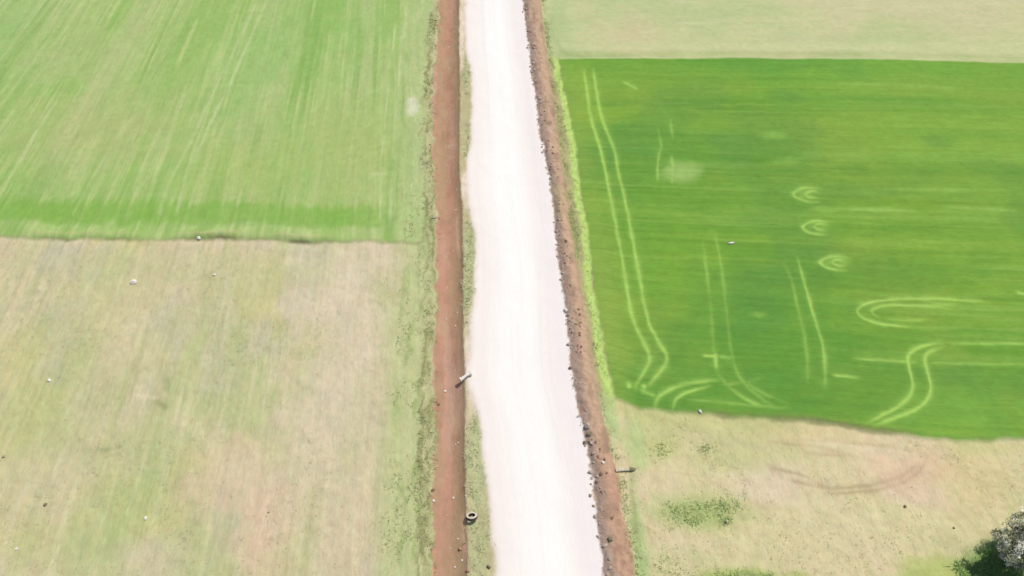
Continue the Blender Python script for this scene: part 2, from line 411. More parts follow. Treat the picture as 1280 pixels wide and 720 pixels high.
# --- lower right dry field
d1 = streak(l4, Y, .4, 3, 200); d2 = streak(crow, X, .7, 9, 201)
dr = C(218, 207, 160)
dr = mix(dr, S(197, 197, 140), sm(-.1, .7, mid) * .6)
dr = mix(dr, S(224, 204, 168), sm(0, .7, -mid + .3 * big) * .6)
dr = mix(dr, S(228, 214, 176), sm(.25, .9, d1) * .35)
dr = mix(dr, S(186, 184, 126), sm(.3, .9, -d1) * .35)
dr = mix(dr, S(196, 180, 130), sm(.35, .9, d2) * .3)
for a in [(1130,590,45,35,(230,200,170)),(960,605,60,22,(228,208,182)),(1030,545,60,12,(222,200,156)),(1220,600,60,30,(216,198,146)),(880,640,50,30,(200,200,140)),(855,638,40,18,(168,190,116)),(900,636,30,18,(182,194,124)),(1230,560,60,10,(206,202,140)),(1000,690,60,30,(218,206,160)),(830,560,24,18,(196,200,132)),(905,575,40,18,(198,200,140)),(850,700,60,20,(206,204,152)),(1140,620,40,14,(226,206,176)),(1060,650,60,30,(220,208,164))]:
    dr = mix(dr, S(*a[4]), blob(*a[:4], 1.4, .5, 202) * .65)
for a in [(935,722,60,10,(172,192,100)),(1180,722,60,8,(180,196,112)),(1235,705,26,20,(120,160,78)),(1255,700,26,24,(96,142,66)),(1200,715,40,14,(160,184,100)),(1165,708,40,12,(190,196,122)),(795,555,14,40,(190,206,140)),(800,690,10,60,(176,200,132))]:
    dr = mix(dr, S(*a[4]), blob(*a[:4], 1.1, .5, 203) * .8)
dr = mix(dr, S(198, 200, 128), sm(1.6, .3, np.abs(cb + .5)) * .5 * sm(G(1130, 545)[0], G(800, 545)[0], X))
for pts, w, br in [([(1010,596),(1022,603),(1034,611),(1050,610),(1080,608),(1110,602),(1135,592),(1150,578)], .15, .4), ([(1030,617),(1070,616),(1100,612),(1130,604),(1150,590),(1160,570)], .15, .4),
                   ([(955,582),(975,588),(1000,593),(1015,600)], .14, .6), ([(985,600),(1010,606),(1036,612)], .14, .6), ([(960,552),(1000,556),(1040,562),(1065,570)], .14, .6),
                   ([(1010,566),(1040,569),(1060,572)], .14, .5), ([(1040,552),(1090,557),(1125,560)], .14, .5)]:
    dr = mix(dr, S(172, 148, 114), track(pts, w, 401, br) * .62)
dr = mix(dr, S(236, 224, 184), track([(1000,550),(1060,557),(1110,562)], .3, 406, .6) * .5)
dr = mix(dr, S(160, 168, 112), blob(793, 640, 4, 60, 1, .5, 407) * .6)
dr = mix(dr, S(222, 190, 160), track([(1100,606),(1140,600),(1165,588),(1172,570),(1165,552)], .8, 402, .5) * .5)
dr = mix(dr, S(188, 166, 126), track([(1000,560),(1040,566),(1065,571)], .14, 403, .9) * .5)
dr = mix(dr, S(188, 168, 124), track([(990,549),(1060,553),(1120,556)], .14, 404, .9) * .4)

# --- verges
vl = C(190, 188, 138)
vv = streak(l1, Y, .3, 1.6, 210)
vl = mix(vl, S(146, 146, 96), sm(-.1, .5, vv) * .75)
vl = mix(vl, S(216, 206, 162), sm(.2, .8, -vv) * .6)
vm = C(196, 186, 142)                                  # between red ditch and road
v2 = streak(r1, Y, .35, 2.4, 211)
green = np.zeros_like(X)
for a in [(587,80,6,26),(590,160,6,30),(586,330,9,42),(590,295,8,20),(590,370,7,18),(598,560,12,50),(600,610,13,50),(600,680,16,50),(588,385,8,20)]:
    green = np.maximum(green, blob(*a, 1.2, .5, 212))
vm = mix(vm, S(190, 196, 144), green * .85)
vm = mix(vm, S(152, 158, 112), sm(.3, .9, v2) * green * .6)
vm = mix(vm, S(214, 208, 164), sm(.15, .8, -v2) * green * .5)
cream = np.maximum(blob(589, 440, 12, 55, 1, .3, 213), blob(592, 490, 9, 30, 1, .3, 214))
cream = np.maximum(cream, blob(581, 235, 8, 22, 1, .3, 215)); cream = np.maximum(cream, blob(578, 30, 6, 50, 1, .3, 216))
vm = mix(vm, S(238, 220, 196), cream * .9)
vr = C(184, 178, 126)                                  # right of the spoil bank
vr = mix(vr, S(160, 172, 108), sm(.0, .8, streak(l4, Y, .3, 3, 217)) * .6)
lime = (1 - sm(.16, .5, np.abs(l5 + .38 + .12 * fbm(X * .3, Y * .35, 218, 2)))) * sm(G(0, 512)[1] - 3, G(0, 470)[1], Y) * sm(1.5, -.5, ct)
vr = mix(vr, S(196, 224, 124), lime * .95)
cr_ = mix(cr_, S(196, 224, 124), lime * .95)
low = sm(G(0, 480)[1], G(0, 520)[1], Y)
vr = mix(vr, S(192, 208, 148), low * .7)
vr = mix(vr, S(168, 192, 130), sm(.1, .7, streak(l4, Y, .4, 4, 219)) * low * .6)

# --- dirt
e1 = streak(l2, Y, .32, 7, 220); e2 = fbm(X * .8, Y * .35, 221, 4)
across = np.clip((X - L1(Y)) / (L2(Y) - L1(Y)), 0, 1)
dl = C(188, 146, 121)
dl = mix(dl, S(200, 146, 122), sm(0, .6, e1) * .6)
dl = mix(dl, S(178, 150, 118), sm(0, .6, -e1) * .65)
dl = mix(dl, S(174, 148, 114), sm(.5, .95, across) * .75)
dl = mix(dl, S(196, 166, 132), sm(.2, .9, e2) * .5)
dl = mix(dl, S(166, 124, 100), sm(.2, .8, -e2) * .5)
dl = mix(dl, S(172, 130, 104), sm(.1, .6, fbm(X * 1.6, Y * .9, 225, 3)) * .35)
e3 = streak(l2, Y, .7, 14, 224)
dl = mix(dl, S(178, 154, 118), sm(0, .6, e3) * .6)
dl = mix(dl, S(202, 166, 146), sm(0, .6, -e3) * .5)
dl = mix(dl, S(222, 178, 150), np.maximum(track([(572,265),(571,290),(574,320)], .1, 222, .4), track([(577,640),(580,670),(582,700),(583,720)], .11, 223, .2)) * .8)
dr2 = C(190, 160, 138)
g1 = streak(l4, Y, .3, 4, 230); g2 = fbm(X * 1.1, Y * .6, 231, 4)
wr = np.clip((X - R2(Y)) / (L4(Y) - R2(Y)), 0, 1)
dr2 = mix(dr2, S(176, 154, 138), sm(.6, .1, wr) * .7)
dr2 = mix(dr2, S(206, 174, 142), (1 - sm(.1, .35, np.abs(wr - .62 - .1 * g2))) * .6)
dr2 = mix(dr2, S(196, 160, 138), sm(.1, .8, g2) * .4)
dr2 = mix(dr2, S(182, 168, 126), blob(693, 245, 12, 26, 1, .4, 240) * .5)
dr2 = mix(dr2, S(168, 156, 112), sm(.75, 1.0, wr + .12 * g1) * .6)
dr2 = mix(dr2, S(196, 150, 126), sm(G(0, 480)[1], G(0, 620)[1], Y) * sm(.3, .6, wr) * .5)
dr2 = mix(dr2, S(150, 124, 104), sm(.2, .8, -g2) * .5)

# --- road: crushed white limestone, brushed lengthways
h1 = streak(X - (R1(Y) + R2(Y)) / 2, Y, .5, 30, 240); h2 = fbm(X * .5, Y * .12, 241, 4)
rr = np.clip((X - R1(Y)) / (R2(Y) - R1(Y)), 0, 1)
rd = np.broadcast_to(S(255, 252, 243), X.shape + (3,)).copy()
rd = mix(rd, S(250, 239, 228), np.clip(sm(.42, .12, rr) + .9 * sm(.58, .80, rr), 0, 1) * .8)
rd = mix(rd, S(243, 233, 230), np.exp(-((rr - .90) / .09) ** 2) * .5)
rd = mix(rd, S(245, 235, 226), sm(.1, .9, h1) * .35 + sm(.3, .9, h2) * .05)
rd = mix(rd, S(244, 228, 214), sm(.6, .1, r1) * .8)

# ------------------------------------------------------------------ regions
names = ['green_field', 'stubble_field', 'pale_field', 'crop_field', 'dry_field', 'grass_verge', 'roadside_verge', 'bank_verge', 'dirt_ditch', 'dirt_bank', 'road']
cols = [gl, sl_, pr, cr_, dr, vl, vm, vr, dl, dr2, rd]
def soft(v, w): return sm(-w, w, v)
VL = 1.0                                                   # width of the verge left of the ditch
left_w = 1 - soft(l1 + VL + .35 * vv, .35)
w_ = [None] * 11
w_[0] = left_w * soft(lb, .25); w_[1] = left_w * (1 - soft(lb, .25))
w_[5] = (1 - left_w) * (1 - soft(l1, .12))
w_[8] = soft(l1, .12) * (1 - soft(l2, .10)) * (1 - 0 * l1)
w_[6] = soft(l2, .10) * (1 - soft(r1, .2))
w_[10] = soft(r1, .2) * soft(l2, .1) * (1 - soft(r2, .09))
w_[9] = soft(r2, .09) * (1 - soft(l4, .15))
right = soft(l5, .12)
incrop = soft(cb, .28) * (1 - soft(ct, .22))
w_[7] = soft(l4, .15) * (1 - right) * (1 - soft(ct - .6, .6)) * soft(cb + 3.5, 1.5) 
w_[3] = soft(l4, .15) * right * incrop
w_[2] = soft(l4, .15) * np.maximum(soft(ct, .22) * right, soft(ct - .6, .6) * (1 - right))
w_[4] = np.clip(soft(l4, .15) - w_[7] - w_[3] - w_[2], 0, 1)
W = np.stack(w_, -1)
tot = W.sum(-1, keepdims=True); W = W / np.maximum(tot, 1e-6)
colr = sum(W[..., i:i + 1] * cols[i] for i in range(11))
# dark soil showing at a few places along the banks
colr = colr * (1 + .05 * fbm(X * 2.2, Y * 2.2, 250, 3) * near * (1 - .85 * W[..., 10]))[..., None]
# far away: plain patchwork of farmland
far = sm(110, 260, np.hypot(X, Y - 50)) * (1 - W[..., 10]) * (1 - W[..., 8]) * (1 - W[..., 9])
fid = hash2(np.floor((X + .2 * Y) / 140), np.floor((Y - .1 * X) / 190), 77)
pal = np.array([S(170,190,118), S(205,196,152), S(126,166,70), S(192,200,142), S(150,178,92)])
colr = colr * (1 - far[..., None]) + pal[(fid * 4.99).astype(int)] * far[..., None]
colr = mix(colr, S(124, 124, 80), (1 - sm(.1, .42, np.abs(cb + .02))) * sm(G(850, 515)[0], G(900, 518)[0], X) * sm(G(1150, 540)[0], G(1120, 540)[0], X) * np.clip(.45 + .7 * fbm(X * .5, Y * .3, 267, 3), 0, .85))  # painted shade at the foot of the crop, laid over the blended colours
colr = np.clip(colr, .01, .82)

# ------------------------------------------------------------------ relief
Z = .03 * fbm(X * .3, Y * .3, 260, 3)
Z += W[..., 8] * (-.45 * np.sin(np.pi * across) ** .8) + .03 * W[..., 8] * e2
Z += W[..., 9] * (.10 + .28 * np.sin(np.pi * np.clip(wr, 0, 1)) * (1 + .35 * g2) + .09 * fbm(X * 2.4, Y * 2.0, 261, 3))
Z += W[..., 10] * (.12 - .02 * np.abs(rr - .5)) + W[..., 10] * .006 * h1
Z += (W[..., 6] + W[..., 5] + W[..., 7]) * (.05 + .05 * fbm(X * 1.3, Y * 1.3, 262, 4))
Z += (W[..., 0] + W[..., 1]) * .02 * (s1 + q2)
Z += W[..., 3] * (.10 + .03 * c1) - tmask * .09 * W[..., 3]
Z += (W[..., 1] + W[..., 4]) * .05 * fbm(X * .9, Y * .9, 263, 4)
# small earth bank along the lower edge of the green field
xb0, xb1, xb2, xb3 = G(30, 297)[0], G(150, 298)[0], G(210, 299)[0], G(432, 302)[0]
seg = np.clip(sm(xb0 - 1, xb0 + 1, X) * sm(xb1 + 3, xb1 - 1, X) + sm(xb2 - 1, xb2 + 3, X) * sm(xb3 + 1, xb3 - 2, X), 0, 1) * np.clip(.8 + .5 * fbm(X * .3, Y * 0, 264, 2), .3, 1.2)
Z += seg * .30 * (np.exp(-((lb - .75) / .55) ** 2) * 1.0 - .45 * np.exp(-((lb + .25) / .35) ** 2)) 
colr = mix(colr, S(118, 112, 74), seg * np.exp(-((lb - .05) / .17) ** 2) * .9 * near * np.clip(.8 + .7 * fbm(X * .6, Y * 0, 266, 3), .2, 1))  # dark soil line, with the shade of the bank's face painted in
colr = mix(colr, S(214, 206, 150), seg * np.exp(-((lb - .62) / .2) ** 2) * .55 * near)  # sunlit crest of the bank painted paler
colr = mix(colr, S(150, 156, 104), sm(.35, .05, np.abs(lb)) * .5 * near * left_w * (1 - seg))
# lip of the crop's top edge
Z += np.exp(-((ct - .2) / .5) ** 2) * .10 * right
Z *= (.05 + .95 * near)

def ground_z(x, y):
    i = min(max(np.searchsorted(ys, y), 1), len(ys) - 1); j = min(max(np.searchsorted(xs, x), 1), len(xs) - 1)
    ty = (y - ys[i-1]) / (ys[i] - ys[i-1]); tx = (x - xs[j-1]) / (xs[j] - xs[j-1])
    return float((Z[i-1, j-1] * (1-tx) + Z[i-1, j] * tx) * (1-ty) + (Z[i, j-1] * (1-tx) + Z[i, j] * tx) * ty)
def ground_zs(x, y):
    i = np.clip(np.searchsorted(ys, y), 1, len(ys) - 1); j = np.clip(np.searchsorted(xs, x), 1, len(xs) - 1)
    return np.minimum(np.minimum(Z[i, j], Z[i-1, j-1]), np.minimum(Z[i-1, j], Z[i, j-1]))
def region_at(x, y):
    i = np.clip(np.searchsorted(ys, y), 1, len(ys) - 1); j = np.clip(np.searchsorted(xs, x), 1, len(xs) - 1)
    return W[i, j]

# ------------------------------------------------------------------ meshes of the ground
ny, nx = X.shape
mats = {
 'green_field': ground_mat('young grass field', .10, scale=5, bump=.5, stretch=(1, .3, 1), rot=-.12),
 'stubble_field': ground_mat('dry stubble', .09, scale=5, bump=.7, stretch=(1, .35, 1), rot=-.12),
 'pale_field': ground_mat('pale grassland', .08, scale=4, bump=.4, stretch=(.35, 1, 1)),
 'crop_field': ground_mat('green cereal crop', .10, scale=6, bump=.6, stretch=(.3, 1, 1), spec=.1),
 'dry_field': ground_mat('dry straw grass', .10, scale=5, bump=.7, stretch=(1, .4, 1)),
 'grass_verge': ground_mat('verge weeds', .2, scale=5, bump=.8, stretch=(1, .7, 1)),
 'roadside_verge': ground_mat('roadside weeds', .16, scale=5, bump=.8, stretch=(1, .6, 1)),
 'bank_verge': ground_mat('verge grass', .14, scale=5, bump=.7, stretch=(1, .5, 1)),
 'dirt_ditch': ground_mat('red earth', .09, scale=5, bump=.6, stretch=(1, .45, 1)),
 'dirt_bank': ground_mat('spoil earth', .16, scale=4, bump=1.0, stretch=(1, .8, 1)),
 'road': ground_mat('white crushed limestone', .012, scale=6, bump=.2, stretch=(1, .25, 1), drift=False),
}
fw = W[:-1, :-1] + W[1:, :-1] + W[:-1, 1:] + W[1:, 1:]
fr = np.argmax(fw, -1)
idx = np.arange(ny * nx).reshape(ny, nx)
quads = np.stack([idx[:-1, :-1], idx[:-1, 1:], idx[1:, 1:], idx[1:, :-1]], -1)
P = np.stack([X, Y, Z], -1).reshape(-1, 3)
CC = np.concatenate([colr, np.ones(X.shape + (1,))], -1).reshape(-1, 4)
for r, nm in enumerate(names):
    q = quads[fr == r]
    if not len(q): continue
    used, inv = np.unique(q, return_inverse=True)
    inv = inv.reshape(-1)
    me = bpy.data.meshes.new(nm)
    me.vertices.add(len(used)); me.vertices.foreach_set('co', P[used].astype(np.float32).ravel())
    me.loops.add(len(inv)); me.loops.foreach_set('vertex_index', inv.astype(np.int32))
    me.polygons.add(len(q)); me.polygons.foreach_set('loop_start', np.arange(0, len(inv), 4, dtype=np.int32))
    me.polygons.foreach_set('use_smooth', np.ones(len(q), dtype=bool))
    me.update(calc_edges=True)
    at = me.color_attributes.new('growth', 'FLOAT_COLOR', 'POINT')
    at.data.foreach_set('color', CC[used].astype(np.float32).ravel())
    me.materials.append(mats[nm])
    o = bpy.data.objects.new(nm, me); COL.objects.link(o)
    tag(o, kind='structure')

# ------------------------------------------------------------------ generic mesh from arrays
def mesh_obj(name, verts, faces, mat, parent=None, smooth=False, loc=(0, 0, 0)):
    me = bpy.data.meshes.new(name)
    me.from_pydata([tuple(v) for v in verts], [], [tuple(int(i) for i in f) for f in faces])
    if smooth: me.polygons.foreach_set('use_smooth', [True] * len(me.polygons))
    mm = mat if isinstance(mat, list) else [mat]
    for m in mm: me.materials.append(m)
    o = bpy.data.objects.new(name, me); COL.objects.link(o)
    o.location = loc
    if parent: o.parent = parent
    return o

# ---- grass and weeds: blades gathered in tufts, real faces
def tufts(name, pts, hgt, mat_cols, blades=7, spread=.16, width=.035):
    """pts (n,2). One object of grass per kind"""
    n = len(pts)
    z0 = ground_zs(pts[:, 0], pts[:, 1])
    V = np.zeros((n, blades, 3, 3)); 
    a = rng.uniform(0, 2 * np.pi, (n, blades)); rr_ = rng.uniform(0, spread, (n, blades))
    hh = hgt * rng.uniform(.45, 1.15, (n, blades)) * rng.uniform(.6, 1.2, (n, 1))
    bx = pts[:, 0:1] + np.cos(a) * rr_; by = pts[:, 1:2] + np.sin(a) * rr_
    pa = a + rng.uniform(-1, 1, a.shape) + np.pi / 2
    w = width * rng.uniform(.6, 1.4, a.shape)
    V[..., 0, 0] = bx - np.cos(pa) * w; V[..., 0, 1] = by - np.sin(pa) * w
    V[..., 1, 0] = bx + np.cos(pa) * w; V[..., 1, 1] = by + np.sin(pa) * w
    ln = rng.uniform(.8, 1.9, a.shape) * hh
    hh = hh * .6
    V[..., 2, 0] = bx + np.cos(a) * ln; V[..., 2, 1] = by + np.sin(a) * ln
    V[..., 0, 2] = V[..., 1, 2] = z0[:, None] - .02; V[..., 2, 2] = z0[:, None] + hh
    e1_ = V[..., 1, :] - V[..., 0, :]; e2_ = V[..., 2, :] - V[..., 0, :]
    flip = (e1_[..., 0] * e2_[..., 1] - e1_[..., 1] * e2_[..., 0]) < 0
    t0 = V[..., 0, :].copy(); V[..., 0, :] = np.where(flip[..., None], V[..., 1, :], V[..., 0, :]); V[..., 1, :] = np.where(flip[..., None], t0, V[..., 1, :])
    V = V.reshape(-1, 3)
    nf = n * blades
    me = bpy.data.meshes.new(name)
    me.vertices.add(nf * 3); me.vertices.foreach_set('co', V.astype(np.float32).ravel())
    me.loops.add(nf * 3); me.loops.foreach_set('vertex_index', np.arange(nf * 3, dtype=np.int32))
    me.polygons.add(nf); me.polygons.foreach_set('loop_start', np.arange(0, nf * 3, 3, dtype=np.int32))
    me.update(calc_edges=True)
    pal_ = np.array(mat_cols); c = pal_[rng.integers(0, len(pal_), n)] * rng.uniform(.85, 1.15, (n, 1))
    cc = np.repeat(c, blades * 3, 0); cc = np.concatenate([cc, np.ones((len(cc), 1))], 1)
    at = me.color_attributes.new('growth', 'FLOAT_COLOR', 'POINT'); at.data.foreach_set('color', cc.astype(np.float32).ravel())
    m, nt, b = new_mat(name + ' blades')
    an = nt.nodes.new('ShaderNodeAttribute'); an.attribute_name = 'growth'
    nt.links.new(an.outputs['Color'], b.inputs['Base Color']); b.inputs['Roughness'].default_value = .8
    b.inputs['Specular IOR Level'].default_value = .15
    me.materials.append(m); leafy(nt, an, b, .25)
    me.polygons.foreach_set('use_smooth', np.ones(nf, dtype=bool))
    Nn = np.array([0, 0, 1.0]) + rng.normal(0, .28, (nf, 3)); Nn /= np.linalg.norm(Nn, axis=1)[:, None]
    me.normals_split_custom_set_from_vertices(np.repeat(Nn, 3, 0).tolist())   # shaded like the turf they belong to
    o = bpy.data.objects.new(name, me); COL.objects.link(o)
    return o

def scatter(n, x0, x1, y0, y1, fn):
    x = rng.uniform(x0, x1, n * 3); y = rng.uniform(y0, y1, n * 3)
    p = fn(x, y); keep = rng.random(len(x)) < p
    return np.stack([x[keep], y[keep]], -1)[:n]

# verge weeds left of the ditch
def along(n, f, lo, hi, y0=9, y1=95, dens=None):
    y = rng.uniform(y0, y1, n); x = f(y) + rng.uniform(lo, hi, n)
    if dens is not None:
        k = rng.random(n) < dens(x, y); x = x[k]; y = y[k]
    return np.stack([x, y], -1)
nz = lambda x, y: np.clip(.45 + 1.1 * fbm(x * .5, y * .35, 500, 3), 0.02, 1)
v_left = along(1500, L1, -1.1, .08, dens=nz)
v_left2 = along(700, L1, -3.4, -.8, 9, 52, dens=lambda x, y: nz(x, y) * .8)
tag(tufts('verge_grass', np.concatenate([v_left, v_left2]), .2,
    [S(186,190,130), S(206,206,152), S(222,216,170), S(166,176,112), S(198,210,146)]),
    'rough pale grass tufts along the left side of the red dirt ditch', 'grass', kind='stuff')
yy = rng.uniform(9, 95, 5200); t_ = rng.random(5200)
xx = L2(yy) * (1 - t_) + R1(yy) * t_
gi = green[np.clip(np.searchsorted(ys, yy), 0, ny - 1), np.clip(np.searchsorted(xs, xx), 0, nx - 1)]
k = rng.random(5200) < .22 * gi
tag(tufts('roadside_grass', np.stack([xx[k], yy[k]], -1), .2, [S(200,206,150), S(214,214,166), S(182,190,134), S(226,222,180)]),
    'sparse green weeds between the red ditch and the white road', 'grass', kind='stuff')
b1 = along(1600, L4, -.1, .6, dens=nz)
b2 = along(220, L5, -.6, -.1, G(0, 505)[1], G(0, 90)[1])
tag(tufts('bank_grass', b1, .2, [S(188,198,132), S(204,212,148), S(170,182,114), S(220,216,166)]),
    'rough grass along the right side of the brown dirt bank', 'grass', kind='stuff')
tag(tufts('crop_border_grass', b2, .16, [S(204,232,140), S(190,224,122), S(212,236,156)]),
    'bright lime green strip of grass along the left edge of the crop', 'grass', kind='stuff')
# weed patch in the dry field, tufts in the stubble
def inblob(n, px, py, rx, ry):
    gx, gy = G(px, py); ax, ay = mpp(px, py)
    a = rng.normal(0, .55, (n, 2)); return np.stack([gx + a[:, 0] * rx * ax, gy + a[:, 1] * ry * ay], -1)
wp = np.concatenate([inblob(60, 850, 641, 24, 13), inblob(40, 880, 640, 26, 14), inblob(40, 905, 630, 18, 10), inblob(18, 907, 652, 6, 4), inblob(14, 868, 652, 8, 5),
                     inblob(20, 825, 565, 10, 12), inblob(16, 882, 562, 8, 8), inblob(150, 935, 724, 50, 8), inblob(20, 835, 705, 20, 20)])
tag(tufts('weed_patch', wp, .2, [S(190,208,138), S(176,198,122), S(204,216,150), S(160,180,108)]),
    'green patches of low weeds in the dry straw field', 'weeds', kind='stuff')
st = scatter(9000, -60, L1(30.) - 1, 10, 47, lambda x, y: np.clip(.25 + .9 * fbm(x * .25, y * .18, 510, 4), .02, 1))
st = st[(st[:, 1] < LB(st[:, 0]) - .5) & (st[:, 0] < L1(st[:, 1]) - 1.5)]
tag(tufts('stubble_grass', st, .10, [S(226,216,176), S(208,204,154), S(198,204,146), S(220,204,170), S(232,224,190)], blades=5, spread=.14, width=.03),
    'short dry stubble covering the field left of the red ditch', 'stubble', kind='stuff')
st = scatter(5000, L4(20.) - 3, 45, 10, 32, lambda x, y: np.clip(.25 + .9 * fbm(x * .25, y * .25, 511, 4), .02, 1))
st = st[(st[:, 1] < CB(st[:, 0]) - .5) & (st[:, 0] > L4(st[:, 1]) + .8)]
tag(tufts('straw_grass', st, .11, [S(236,222,182), S(220,214,160), S(204,204,144), S(232,216,178)], blades=5, spread=.15, width=.03),
    'short dry straw coloured grass below the green crop', 'grass', kind='stuff')

# ------------------------------------------------------------------ stones
def stone_mesh(r, flat=.65, seed=0, sub=3, rough=.28):
    bm = bmesh.new(); bmesh.ops.create_icosphere(bm, subdivisions=sub, radius=1.0)
    rd_ = random.Random(seed)
    # chip planes give a broken, angular stone
    planes = []
    for _ in range(9):
        n = Vector((rd_.gauss(0, 1), rd_.gauss(0, 1), rd_.gauss(0, .8))).normalized(); planes.append((n, rd_.uniform(.62, .92)))
    sx, sy = rd_.uniform(.8, 1.25), rd_.uniform(.7, 1.05)
    from mathutils import noise as mn
    for v in bm.verts:
        p = v.co.copy()
        for n, d in planes:
            e = p.dot(n) - d
            if e > 0: p -= n * e
        p *= 1 + rough * .35 * mn.noise(p * 2.3 + Vector((seed * 3.1, 0, 0)))
        v.co = Vector((p.x * sx, p.y * sy, p.z * flat)) * r
    vs = [v.co[:] for v in bm.verts]; fs = [[v.index for v in f.verts] for f in bm.faces]
    bm.free(); return vs, fs

m_white = plain_mat('chalky stone', tuple(S(236, 228, 208)), tuple(S(250, 246, 232)), 6)
m_grey = plain_mat('grey stone', tuple(S(182, 160, 142)), tuple(S(204, 186, 166)), 5)
m_brown = plain_mat('brown clod', tuple(S(150, 120, 100)), tuple(S(176, 146, 122)), 5)
m_red = plain_mat('red clod', tuple(S(172, 124, 102)), tuple(S(194, 148, 124)), 5)
m_dark = plain_mat('dark clod', tuple(S(124, 112, 86)), tuple(S(150, 136, 106)), 5)
stones = [
 # px, py, radius px, material, name, category, label, group
 (707,389,4.4,m_white,'stone','stone','round whitish stone where the brown bank meets the road, beside the crop', 'stones on the dirt bank'),
 (734,535,4.6,m_grey,'stone','stone','pale grey stone on the brown bank directly above a dark lump', 'stones on the dirt bank'),
 (736,545,4.2,m_dark,'stone','stone','dark lump put in as the shadow below the pale stone on the brown bank', 'stones on the dirt bank'),  # dark stone added where the pale stone's shadow falls
 (731,554,3.2,m_dark,'stone','stone','small dark rock poking onto the white road edge near the crop corner', 'stones on the dirt bank'),
 (739,556,2.6,m_white,'stone','stone','small pinkish white pebble right of the dark rock on the road edge', 'stones on the dirt bank'),
 (753,581,2.8,m_white,'stone','stone','bright white pebble in the middle of the brown bank, left of the fallen post', 'stones on the dirt bank'),
 (751,595,3.8,m_brown,'clod','clod','dark brown clod in the middle of the bank below the bright white pebble', 'clods on the dirt bank'),
 (746,604,3.2,m_brown,'clod','clod','smaller brown clod at the lower left of the dark brown clod', 'clods on the dirt bank'),
 (737,591,3.4,m_grey,'clod','clod','greyish clod at the white road edge left of the dark brown clod', 'clods on the dirt bank'),
 (738,620,3.6,m_grey,'clod','clod','greyish clod sticking into the white road, lowest one on the road edge', 'clods on the dirt bank'),
 (762,676,4.2,m_dark,'clod','clod','olive dark clod on the brown bank near the bottom of the picture', 'clods on the dirt bank'),
 (713,461,3.4,m_brown,'clod','clod','brown clod jutting onto the white road left of the track bends in the crop', 'clods on the dirt bank'),
 (710,432,3.0,m_grey,'clod','clod','grey brown clod on the road edge between the whitish stone and the jutting clod', 'clods on the dirt bank'),
 (543,273,4.0,m_grey,'flat_stone','stone','flat pale slab with a dark lower side at the left rim of the red ditch', 'stones by the red ditch'),
 (548,504,2.4,m_dark,'clod','clod','tiny dark clod at the left ditch rim, level with the white bent pipe', 'clods by the red ditch'),
 (556,486,2.0,m_white,'stone','stone','tiny cream pebble inside the red ditch left of the white bent pipe', 'stones by the red ditch'),
 (541,613,3.0,m_dark,'clod','clod','dark clod in the grass at the left rim of the red ditch', 'clods by the red ditch'),
 (542,626,2.8,m_white,'stone','stone','small pale stone at the left rim of the red ditch below the dark clod', 'stones by the red ditch'),
 (575,685,3.2,m_red,'clod','clod','reddish clod at the right side of the red ditch, below the old ring', 'clods by the red ditch'),
 (585,714,2.8,m_red,'clod','clod','small reddish clod at the right rim of the ditch by the bottom of the picture', 'clods by the red ditch'),
 (611,709,4.0,m_dark,'clod','clod','olive dark clod on the left road edge by the bottom of the picture', 'clods by the red ditch'),
 (167,353,4.8,m_white,'stone','stone','largest pale stone in the stubble field, just below the green field', 'stones in the stubble field'),
 (268,344,2.6,m_white,'stone','stone','small pale stone in the stubble, right of the largest pale stone', 'stones in the stubble field'),
 (249,298,3.0,m_white,'stone','stone','pale stone on the dark earth bank between green field and stubble', 'stones in the stubble field'),
 (62,476,3.4,m_white,'stone','stone','whitish stone near the left edge of the stubble field', 'stones in the stubble field'),
 (336,640,2.6,m_grey,'stone','stone','greyish stone in the pinkish streak of the lower stubble field', 'stones in the stubble field'),
 (182,648,2.8,m_white,'stone','stone','cream stone near the bottom of the stubble field, beside a pale streak', 'stones in the stubble field'),
 (21,686,2.8,m_white,'stone','stone','pale stone nearest the lower left corner of the picture', 'stones in the stubble field'),
 (57,631,2.8,m_dark,'clod','clod','single dark clod in the lower left of the stubble field', 'clods in the fields'),
 (5,571,2.8,m_grey,'stone','stone','grey stone at the far left edge of the stubble field', 'stones in the stubble field'),
 (914,305,5.0,m_white,'flat_stone','stone','flat bright white stone alone in the green crop', 'stones in the crop'),
 (875,515,2.8,m_white,'stone','stone','pale stone on the lower edge of the green crop', 'stones in the crop'),
 (1192,660,2.0,m_dark,'clod','clod','tiny dark clod in the dry field left of the blossoming tree', 'clods in the fields'),
 (1131,633,2.4,m_dark,'clod','clod','dark clod in the dry field below the pinkish wheel arc', 'clods in the fields'),
 (907,653,3.0,m_dark,'clod','clod','dark clod among the weed patches of the dry field', 'clods in the fields'),
]
for i, (px, py, rp, m, nm, cat, lab, grp) in enumerate(stones):
    gx, gy = G(px, py); sc = mpp(px, py)[0] * .85
    flat = .35 if nm == 'flat_stone' else .75
    vs, fs = stone_mesh(rp * sc, flat, i + 3)
    if nm == 'flat_stone': vs = [(v[0] * 1.3, v[1] * .55, v[2]) for v in vs]
    o = mesh_obj(nm, vs, fs, m, smooth=False, loc=(gx, gy, ground_z(gx, gy) + rp * sc * flat * .35))
    o.rotation_euler = (0, 0, random.uniform(-.5, .5) if nm == 'flat_stone' else random.uniform(0, 6))
    tag(o, lab, cat, grp)

